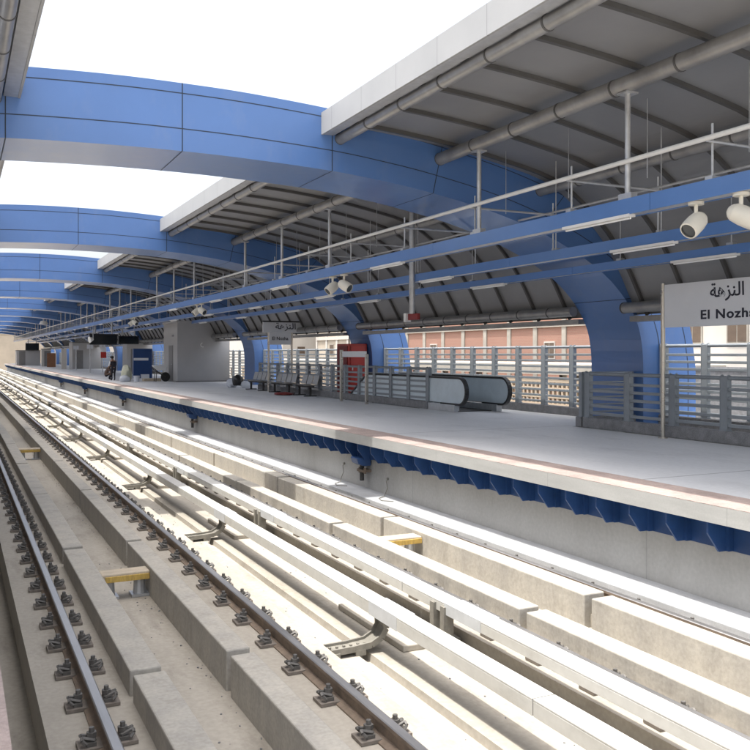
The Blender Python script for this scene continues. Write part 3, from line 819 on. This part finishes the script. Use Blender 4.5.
# red cabinet
O = (13.42, 29.0, PZ)
t = thing('red_cabinet', O, 'tall red cabinet with a small mast standing behind the low railing', 'cabinet')
m = MB(); m.box(13.05, 13.8, 29.0, 30.1, PZ + .06, H(.38)); m.build('body', M['red'], t, O, bevel=.02)
m = MB(); m.box(13.12, 13.73, 28.975, 28.998, PZ + .15, H(.30)); d = m.build('door', M['red'], t, O, bevel=.005)
m = MB(); m.box(13.17, 13.2, 28.94, 28.974, PZ + 1.0, PZ + 1.15); m.build('handle', M['galv'], d, O)
m = MB(); m.box(13.03, 13.049, 29.1, 30.0, PZ + .2, H(.3)); m.build('side_panel', M['reddark'], t, O)
m = MB(); m.cyl((13.2, 29.3, H(.38)), (13.2, 29.3, H(.72)), .018, 8); m.build('mast', M['darkiron'], t, O)
m = MB(); m.box(13.02, 13.83, 28.97, 30.13, PZ + .001, PZ + .059); m.build('plinth', M['darkiron'], t, O)

# ceiling pole with red exit lamp
O = (10.4, 19.0, H(.9))
t = thing('hanging_exit_light', O, 'thick white pole hanging from the roof with a dark red lamp box at its foot', 'exit light')
m = MB(); m.cyl((10.4, 19.2, H(1.02)), (10.4, 19.2, H(3.70)), .075, 16); m.build('pole', M['galv'], t, O, True)
m = MB(); m.box(10.36, 10.44, 18.85, 19.35, H(.86), H(1.02)); m.build('lamp_box', M['reddark'], t, O, bevel=.01)
m = MB(); m.box(10.30, 10.46, 19.36, 19.48, H(.82), H(1.04)); m.build('end_cap', M['whitepaint'], t, O, bevel=.01)

# ---------------------------------------------------------------- benches
def bench(y0, n, lab, x=12.0):
    O = (x, y0 + n * .29, PZ)
    t = thing('bench', O, lab, 'bench', 'metal bench rows along the platform')
    m = MB(); m.box(x - .05, x + .05, y0, y0 + n * .58, PZ + .34, PZ + .40); m.build('frame', M['darkiron'], t, O)
    for i in range(n):
        y = y0 + .03 + i * .58
        m = MB(); m.prism([(x - .26, PZ + .44), (x - .22, PZ + .41), (x + .2, PZ + .415), (x + .2, PZ + .44)], 'y', y, y + .50); m.build('seat', M['seat'], t, O, bevel=.01)
        m = MB(); m.prism([(x + .19, PZ + .45), (x + .28, PZ + .78), (x + .26, PZ + .79), (x + .165, PZ + .45)], 'y', y, y + .50); m.build('backrest', M['seat'], t, O, bevel=.005)
    for y in (y0 + .3, y0 + n * .58 - .3):
        m = MB(); m.box(x - .04, x + .04, y - .03, y + .03, PZ, PZ + .34); m.box(x - .25, x + .25, y - .04, y + .04, PZ + .001, PZ + .04); m.build('leg', M['darkiron'], t, O)
    return t
bench(29.9, 3, 'metal bench right of the thin sign post, nearest the escalator')
bench(32.2, 4, 'metal bench just right of the thin sign post')
bench(35.4, 4, 'metal bench left of the thin sign post, beside the third arch foot')
# black bags beside the bench
O = (12.0, 39.8, PZ)
t = thing('rubbish_bags', O, 'black bin bag with white sacks heaped beside the grey room', 'bags')
def blob(c, r, seed, mi=None, n=14):
    rnd = random.Random(seed); m = MB(); b = 0
    ph = [rnd.uniform(0, 6) for _ in range(4)]
    rings = 9
    for i in range(rings + 1):
        th = math.pi * i / rings
        for j in range(n):
            p = 2 * math.pi * j / n
            k = 1 + .10 * math.sin(3 * p + ph[0]) * math.sin(2 * th + ph[1]) + .07 * math.sin(5 * p + ph[2] + 3 * th)
            z = math.cos(th) * r[2] * k; z = max(z, -r[2] * .8)
            m.v.append((c[0] + math.sin(th) * math.cos(p) * r[0] * k, c[1] + math.sin(th) * math.sin(p) * r[1] * k, c[2] + r[2] * .8 + z))
    for i in range(rings):
        for j in range(n):
            a = i * n + j; bb = i * n + (j + 1) % n
            m.f.append((a, bb, bb + n, a + n)); m.m.append(0)
    return m
blob((12.0, 39.5, PZ + .1), (.26, .28, .28), 1).build('black_bag', M['black'], t, O, True)
blob((11.9, 40.1, PZ), (.26, .4, .24), 2).build('white_sack', M['clothwhite'], t, O, True)
blob((12.3, 39.2, PZ), (.22, .25, .18), 3).build('white_sack', M['clothwhite'], t, O, True)
o = blob((11.5, 31.8, PZ), (.35, .6, .06), 5).build('cloth_heap', M['reddark'], None, (11.5, 31.8, PZ), True); tag(o, 'small dark red cloth lying on the floor in front of the benches', 'cloth')

# ---------------------------------------------------------------- grey staff room
O = (12.8, 50.5, PZ)
t = thing('staff_room', O, 'windowless grey panelled room standing on the platform', 'building')
m = MB(); m.box(11.3, 14.35, 48.8, 52.4, PZ + .001, H(1.78)); m.build('wall', M['roomwall'], t, O, bevel=.01)
m = MB(); m.box(11.24, 14.3, 48.74, 52.46, H(1.782), H(1.90)); m.build('roof', M['roomwall'], t, O, bevel=.01)
m = MB(); m.box(11.27, 11.298, 49.9, 50.9, PZ + .01, PZ + 2.1); d = m.build('door', M['doorgrey'], t, O)
m = MB(); m.cyl((11.25, 50.0, PZ + 1.0), (11.25, 50.14, PZ + 1.0), .02, 8); m.build('handle', M['galv'], d, O)
m = MB(); m.box(11.27, 11.298, 49.7, 50.1, PZ + 2.6, PZ + 2.72); m.build('vent', M['doorgrey'], t, O)
m = MB()
for i in range(7): a = R(100 + i * 28); m.cyl((12.75 + .12 * math.cos(a), 48.77, H(.52) + .12 * math.sin(a)), (12.75 + .12 * math.cos(a + R(28)), 48.77, H(.52) + .12 * math.sin(a + R(28))), .03, 6)
m.build('wall_hook', M['whitepaint'], t, O)
m = MB(); m.box(11.2, 14.4, 48.7, 52.5, PZ, PZ + .07); m.build('skirting', M['doorgrey'], t, O)

# ---------------------------------------------------------------- hanging displays
def display(x, y, w, hc, hh, lab, poleh=3.4, tag2='dark'):
    O = (x, y, H(hc))
    t = thing('hanging_display', O, lab, 'display', 'dark display boxes hung over the platform')
    m = MB(); m.box(x - w / 2, x + w / 2, y - .12, y + .12, H(hc - hh / 2), H(hc + hh / 2)); m.build('housing', M['black'], t, O, bevel=.02)
    m = MB(); m.box(x - w / 2 + .08, x + w / 2 - .08, y - .128, y - .1205, H(hc - hh / 2) + .07, H(hc + hh / 2) - .07); m.build('screen', M['screen'], t, O)
    for s in (-1, 1):
        m = MB(); m.cyl((x + s * w * .3, y, H(hc + hh / 2)), (x + s * w * .3, y, H(poleh)), .06, 10); m.build('hanger', M['galv'], t, O, True)
display(9.6, 64.6, 1.95, 1.06, .78, 'large dark display box hung over the platform above the stooping worker')
display(11.7, 66.5, 1.5, 1.05, .62, 'smaller dark display box just right of the large one')
display(9.5, 128, 1.75, 1.0, 1.0, 'dark display box hung at the far end of the platform')
O = (7.9, 92, H(3.1))
t = thing('dome_camera', O, 'white domed lamp on a pole hanging from the far roof', 'dome lamp')
m = MB(); m.cyl((7.9, 92, H(3.3)), (7.9, 92, H(4.1)), .08, 10); m.build('pole', M['galv'], t, O)
m = MB(); m.cyl((7.9, 92, H(2.98)), (7.9, 92, H(3.3)), .45, 16, 0, .28); m.build('shade', M['whitepaint'], t, O, True)
# speaker near the big display
O = (8.7, 63.0, H(1.1)); t = thing('loudspeaker', O, 'small white loudspeaker hanging left of the large dark display', 'loudspeaker')
m = MB(); m.cyl((8.4, 62.9, H(1.0)), (8.65, 63.0, H(1.05)), .22, 14, 0, .1); m.build('horn', M['whitepaint'], t, O, True)
m = MB(); m.cyl((8.66, 63, H(1.05)), (8.66, 63, H(1.99)), .03, 8); m.build('bracket', M['galv'], t, O)

# far name sign (red and white)
O = (10.6, 66, PZ); t = thing('route_sign', O, 'small red and white hanging panel behind the stooping worker', 'sign')
m = MB(); m.box(9.75, 10.15, 66.9, 67, H(.16), H(.5)); m.build('upper_panel', M['sign'], t, O)
m = MB(); m.box(9.75, 10.15, 66.9, 67, H(-.3), H(.155)); m.build('lower_panel', M['red'], t, O)
m = MB(); m.cyl((9.95, 66.95, H(.5)), (9.95, 66.95, H(2.6)), .02, 8); m.build('rod', M['galv'], t, O)

# ---------------------------------------------------------------- people (skin modifier figures)
def person(loc, rotz, joints, edges, radii, lab, top, hair_at, clothes=None, root=0):
    me = bpy.data.meshes.new('person'); me.from_pydata(joints, edges, [])
    ob = bpy.data.objects.new('person', me); C.objects.link(ob); ob.location = loc; ob.rotation_euler.z = rotz
    sk = ob.modifiers.new('skin', 'SKIN'); 
    lay = me.skin_vertices[0] if me.skin_vertices else None
    if lay is None:
        bm = bmesh.new(); bm.from_mesh(me); bm.verts.layers.skin.verify(); bm.to_mesh(me); bm.free(); lay = me.skin_vertices[0]
    for i, r in enumerate(radii):
        lay.data[i].radius = (r, r) if not isinstance(r, tuple) else r
        lay.data[i].use_root = (i == root)
    sb = ob.modifiers.new('sub', 'SUBSURF'); sb.levels = 2; sb.render_levels = 2
    dg = bpy.context.evaluated_depsgraph_get(); dg.update()
    m2 = bpy.data.meshes.new_from_object(ob.evaluated_get(dg))
    ob.modifiers.clear(); ob.data = m2
    m2.materials.clear()
    for mm in (M['skin'], top[0], top[1]): m2.materials.append(mm)
    for p in m2.polygons:
        c = p.center; p.material_index = top[2](c); p.use_smooth = True
    tag(ob, lab, 'person')
    hb = blob((0, 0, 0), (.105, .115, .085), 9, n=12)
    h = hb.build('hair', M['hair'], ob, (0, 0, 0), True); h.location = hair_at
    return ob
J = [(0, 0, .92), (0, .04, 1.12), (0, .10, 1.32), (0, .17, 1.44), (0, .24, 1.50), (0, .29, 1.60),     # pelvis..head
     (.19, .12, 1.38), (.23, .22, 1.12), (.20, .42, .98), (.19, .50, .95),
     (-.19, .12, 1.38), (-.24, .20, 1.10), (-.20, .38, .95), (-.19, .46, .92),
     (.10, 0, .86), (.11, .05, .48), (.12, -.02, .09), (.12, .14, .035),
     (-.10, 0, .86), (-.12, .12, .49), (-.13, .10, .09), (-.13, .26, .035)]
E = [(0, 1), (1, 2), (2, 3), (3, 4), (4, 5), (2, 6), (6, 7), (7, 8), (8, 9), (2, 10), (10, 11), (11, 12), (12, 13), (0, 14), (14, 15), (15, 16), (16, 17), (0, 18), (18, 19), (19, 20), (20, 21)]
Rr = [.15, .14, .16, .07, .08, .105, .07, .05, .038, .035, .07, .05, .038, .035, .10, .065, .045, .045, .10, .065, .045, .045]
sc = .84
J2 = [(x * sc, y * sc, z * sc) for x, y, z in J]
person((8.55, 53.6, PZ + .0), R(150), J2, E, [r * sc for r in Rr], 'worker in dark clothes with a pale sleeve stooping near the platform edge', (M['clothdark'], M['clothwhite'], lambda c: 0 if c.z > 1.27 * sc / .9 * .98 or (c.y > .33 and c.z < .95 and c.z > .7) else (2 if c.x > .13 and c.z > .75 else 1)), (0, .24, 1.34))
JS = [(0, 0, .30), (0, .06, .50), (0, .14, .68), (0, .22, .78), (0, .27, .84), (0, .31, .93),
      (.17, .16, .72), (.20, .32, .52), (.16, .46, .46), (.15, .52, .45),
      (-.17, .16, .72), (-.20, .32, .52), (-.16, .46, .46), (-.15, .52, .45),
      (.10, .02, .28), (.16, .38, .46), (.14, .22, .08), (.14, .36, .035),
      (-.10, .02, .28), (-.16, .38, .46), (-.14, .22, .08), (-.14, .36, .035)]
person((8.35, 55.3, PZ), R(-110), JS, E, Rr, 'person in brown crouching left of the dark-clothed worker', (M['clothbrown'], M['clothdark'], lambda c: 0 if c.z > .85 else (2 if c.z < .3 else 1)), (0, .30, .90))

o = blob((8.95, 51.5, PZ), (.30, .32, .52), 11).build('sack', M['sack'], None, (8.95, 51.5, PZ), True); tag(o, 'upright pale yellow-green sack standing right of the dark-clothed worker', 'sack')
o = blob((8.75, 51.0, PZ), (.3, .22, .20), 12).build('sack', M['clothwhite'], None, (8.75, 51.0, PZ), True); tag(o, 'low grey sack slumped in front of the yellow-green one', 'sack')
m = MB(); m.cyl((9.4, 50.8, PZ), (9.4, 50.8, PZ + .34), .15, 16, 0, .19); tag(m.build('bucket', M['clothwhite'], None, (9.4, 50.8, PZ), True), 'white bucket on the platform right of the sacks', 'bucket')
m = MB(); m.box(9.9, 10.9, 51.2, 51.8, PZ + .0, PZ + .16); tag(m.build('plank_stack', M['timber'], None, (10.4, 51.5, PZ), bevel=.01), 'low stack of pale planks in front of the blue board', 'planks')
# blue board
O = (10.9, 57, PZ); t = thing('blue_display_board', O, 'tall deep blue board with a pale stripe left of the grey room', 'board')
m = MB(); m.box(10.35, 11.55, 57, 57.35, PZ + .02, H(.35)); m.build('panel', M['bluepanel'], t, O, bevel=.01)
m = MB(); m.box(10.36, 11.3, 56.99, 56.999, H(-.42), H(-.26)); m.build('stripe', M['sign'], t, O)
m = MB(); m.box(10.8, 11.3, 56.7, 56.98, PZ + .02, PZ + .28); m.build('foot_box', M['sign'], t, O)
# wheelbarrow
O = (10.7, 50.3, PZ); t = thing('wheelbarrow', O, 'wheelbarrow with a pale tray and black wheel parked against the grey room', 'wheelbarrow')
m = MB(); m.prism([(10.2, PZ + .95), (11.0, PZ + .95), (10.9, PZ + .65), (10.4, PZ + .65)], 'y', 50.0, 50.6); m.build('tray', M['whitepaint'], t, O, bevel=.03)
m = MB()
for i in range(20):
    a, b = 2 * math.pi * i / 20, 2 * math.pi * (i + 1) / 20
    m.cyl((10.95 + .24 * math.cos(a), 50.3, PZ + .27 + .24 * math.sin(a)), (10.95 + .24 * math.cos(b), 50.3, PZ + .27 + .24 * math.sin(b)), .035, 8)
m.cyl((10.95, 50.27, PZ + .27), (10.95, 50.33, PZ + .27), .22, 20)
m.build('wheel', M['rubber'], t, O, True)
m = MB(); m.tube([(10.15, 50.05, PZ + .85), (10.45, 50.05, PZ + .6), (10.95, 50.24, PZ + .27)], .022); m.tube([(10.15, 50.55, PZ + .85), (10.45, 50.55, PZ + .6), (10.95, 50.36, PZ + .27)], .022)
m.tube([(10.4, 50.05, PZ + .6), (10.35, 50.05, PZ)], .022); m.tube([(10.4, 50.55, PZ + .6), (10.35, 50.55, PZ)], .022); m.build('frame', M['darkiron'], t, O)

# far rooms and screens on the platform
def room(x0, x1, y0, y1, h, mt, name, lab, cat):
    O = ((x0 + x1) / 2, (y0 + y1) / 2, PZ)
    t = thing(name, O, lab, cat)
    m = MB(); m.box(x0, x1, y0, y1, PZ + .001, H(h)); m.build('wall', M[mt], t, O, bevel=.02)
    m = MB(); m.box(x0 - .05, x1 + .05, y0 - .05, y1 + .05, H(h) + .001, H(h) + .08); m.build('roof', M['doorgrey'], t, O)
    m = MB(); m.box(x0 + .3, x0 + 1.1, y0 - .02, y0 - .001, PZ + .02, PZ + 2.0); m.build('door', M['doorgrey'], t, O)
    return t
room(7.55, 10.6, 128.5, 131.5, .45, 'roomwall', 'service_room', 'low grey-green room closing the far end of the platform', 'room')
room(11.2, 14.2, 97, 100, 1.2, 'roomwall', 'service_room', 'grey room halfway to the far end, left of the brown board', 'room')
room(12.2, 14.2, 70, 72, .9, 'roomwall', 'service_room', 'narrow grey room behind the blue board', 'room')
room(9.9, 11.0, 118, 119, .6, 'render_white', 'service_kiosk', 'narrow pale kiosk right of the far end room', 'kiosk')
m = MB(); m.box(10.0, 11.0, 112, 112.2, PZ, H(.1)); tag(m.build('plywood_sheet', M['plywood'], None, (10.5, 112, PZ)), 'brown plywood sheet standing on the far platform', 'board')
m = MB(); m.box(10.0, 10.5, 96, 96.3, PZ, H(.55)); tag(m.build('white_panel', M['render_white'], None, (10.2, 96, PZ)), 'upright white panel leaning beside the far grey room', 'panel')
# platform columns further back: slim light posts
for i, (x, y) in enumerate(((10.2, 76), (10.5, 88), (11.5, 78))):
    O = (x, y, PZ); t = thing('slim_post', O, f'slim grey post with a small sign plate on the far platform, {ORD[i] if i else "nearest"} of three', 'post', 'slim posts on the far platform')
    m = MB(); m.cyl((x, y, PZ), (x, y, H(.8)), .05, 10); m.build('post', M['galv'], t, O, True)
    m = MB(); m.box(x - .25, x + .25, y - .03, y + .03, H(.45), H(.8)); m.build('plate', M['sign'], t, O)

# ---------------------------------------------------------------- buildings beyond
def building(x0, y0, y1, z1, mt, lab, cols, floors, frame=None, depth=12, wcol='shutter', brickp=False, z0=-9, winp=.7, seed=1, base=0):
    rnd = random.Random(seed)
    O = (x0, (y0 + y1) / 2, z0)
    t = thing('apartment_building', O, lab, 'building', 'buildings beyond the station')
    m = MB(); m.box(x0, x0 + depth, y0, y1, z0, z1); m.build('wall', M[mt], t, O)
    m = MB(); m.box(x0 - .2, x0 + depth + .2, y0 - .2, y1 + .2, z1, z1 + .25)
    m.box(x0 + 3, x0 + 6, y0 + 2, y0 + 5, z1 + .25, z1 + 2.6); m.build('roof', M['cframe'], t, O)
    fh = (z1 - z0) / floors; cw = (y1 - y0) / cols
    if frame:
        m = MB()
        for i in range(cols + 1): yy = y0 + i * cw; m.box(x0 - .12, x0 + .1, yy - .28, yy + .28, z0, z1)
        for j in range(1, floors + 1): zz = z0 + j * fh; m.box(x0 - .18, x0 + .1, y0, y1, zz - .4, zz)
        m.build('concrete_frame', M[frame], t, O)
    for j in range(floors):
        for i in range(cols):
            if rnd.random() > winp: continue
            yc = y0 + (i + .5) * cw; zc = z0 + j * fh + fh * .5
            w, h = min(1.3, cw * .4), 1.3
            m = MB(); m.box(x0 - .08, x0 - .001, yc - w / 2 - .1, yc + w / 2 + .1, zc - h / 2 - .1, zc + h / 2 + .1); fo = m.build('window', M['cframe'] if mt != 'brick' else M['render_white'], t, O)
            m = MB(); m.box(x0 - .1, x0 - .081, yc - w / 2, yc - .03, zc - h / 2, zc + h / 2); m.box(x0 - .1, x0 - .081, yc + .03, yc + w / 2, zc - h / 2, zc + h / 2); m.build('pane', M[wcol], fo, O)
    # end wall toward the camera
    for j in range(floors):
        zc = z0 + j * fh + fh * .5
        for q in range(2):
            xc = x0 + 3 + q * 5
            m = MB(); m.box(xc - .6, xc + .6, y0 - .05, y0 - .001, zc - .6, zc + .7); m.build('window', M[wcol], t, O)
    return t
building(46, 54, 86, 14.85, 'brick', 'salmon brick apartment block with bare concrete frame behind the rear railing', 8, 5, 'cframe', winp=.12, seed=21)
building(40, 26.7, 43.2, 13.2, 'render_white', 'white rendered house with brown shuttered windows behind the name sign', 5, 6, None, winp=1, seed=3)
building(48, 92, 118, 12, 'render_cream', 'cream sunlit block left of the brick one', 7, 6, 'render_white', winp=.6, seed=8)
building(44, 122, 150, 15, 'render_white', 'pale block farther left beyond the cream one', 7, 7, None, winp=.6, seed=9)
building(50, 156, 200, 13, 'render_cream', 'far cream block seen beside the grey room', 9, 6, None, winp=.6, seed=10)
building(45, 4, 22, 12, 'render_tan', 'tan block at the far right beyond the white house', 5, 6, None, winp=.6, seed=12)
building(-14, 260, 290, 8, 'render_cream', 'cream block far beyond the end of the tracks', 8, 5, None, winp=.3, seed=13, depth=40)
building(30, 210, 240, 10, 'render_white', 'white block beyond the far end of the platform', 7, 6, None, winp=.6, seed=14)
building(-52, 40, 80, 12, 'render_tan', 'tan block on the left side behind the near platform', 9, 6, None, winp=.6, seed=15)
# roof terrace wall with lattice openings in front of the brick block
O = (34, 56, -9)
t = thing('lattice_wall', O, 'low cream lattice-brick building in front of the brick block', 'building')
m = MB(); m.box(34, 43, 36, 110, -9, -1.2); m.build('wall', M['render_tan'], t, O)
m = MB()
for j in range(5): m.box(33.9, 34.1, 36, 110, -1.2 + j * .5, -1.03 + j * .5)
for i in range(164): m.box(33.92, 34.08, 36.2 + i * .45, 36.37 + i * .45, -1.2, .95)
m.build('lattice', M['render_tan'], t, O)
m = MB(); m.box(33.8, 43.2, 35.8, 110.2, 1.3, 1.95); m.build('terrace_roof', M['cframe'], t, O)
m = MB()
for yy in range(36, 110, 6): m.box(34.2, 34.5, yy, yy + .3, -1.2, 1.3); m.box(42.6, 43, yy, yy + .4, -1.2, 1.3)
m.build('column', M['cframe'], t, O)
# boundary wall by the road
m = MB(); m.box(31, 31.3, -20, 33, -9, 1.85); m.box(30.95, 31.35, -20, 33, 1.852, 2.02); tag(m.build('boundary_wall', M['kerb'], None, (31, 10, -9)), 'dark grey wall across the road behind the stair railing', 'wall')

# ---------------------------------------------------------------- world, sun, camera
w = bpy.data.worlds.new('World'); S.world = w; w.use_nodes = True
nt = w.node_tree; bg = nt.nodes['Background']
sky = nt.nodes.new('ShaderNodeTexSky'); sky.sky_type = 'NISHITA'; sky.sun_disc = False
sky.sun_elevation = R(77); sky.sun_rotation = R(-90); sky.air_density = 1.0; sky.dust_density = 6.0; sky.ozone_density = .6; sky.altitude = 70
hs = nt.nodes.new('ShaderNodeHueSaturation'); hs.inputs['Saturation'].default_value = .45; nt.links.new(sky.outputs[0], hs.inputs['Color']); nt.links.new(hs.outputs[0], bg.inputs['Color']); bg.inputs['Strength'].default_value = 0.15
ld = bpy.data.lights.new('sun', 'SUN'); ld.energy = 2.0; ld.angle = R(.6); ld.color = (1, .97, .92)
lo = bpy.data.objects.new('sun', ld); C.objects.link(lo); lo.location = (-10, 0, 60)
dirv = Vector((.255, .02, -1)).normalized()
lo.rotation_euler = dirv.to_track_quat('-Z', 'Y').to_euler()

cd = bpy.data.cameras.new('camera'); co = bpy.data.objects.new('camera', cd); C.objects.link(co)
co.location = (0, 0, EYE); co.rotation_euler = (R(90), 0, -math.atan((375 + 44) / 860))
cd.sensor_width = 36; cd.lens = 36 * 860 / 750; cd.shift_y = -21 / 750; cd.clip_end = 6000; cd.clip_start = .05
S.camera = co
S.view_settings.view_transform = 'Standard'; S.view_settings.look = 'None'; S.view_settings.exposure = 1.5; S.view_settings.gamma = 1
S.view_settings.use_curve_mapping = False
S.render.engine = 'CYCLES'
S.cycles.max_bounces = 8; S.cycles.diffuse_bounces = 5
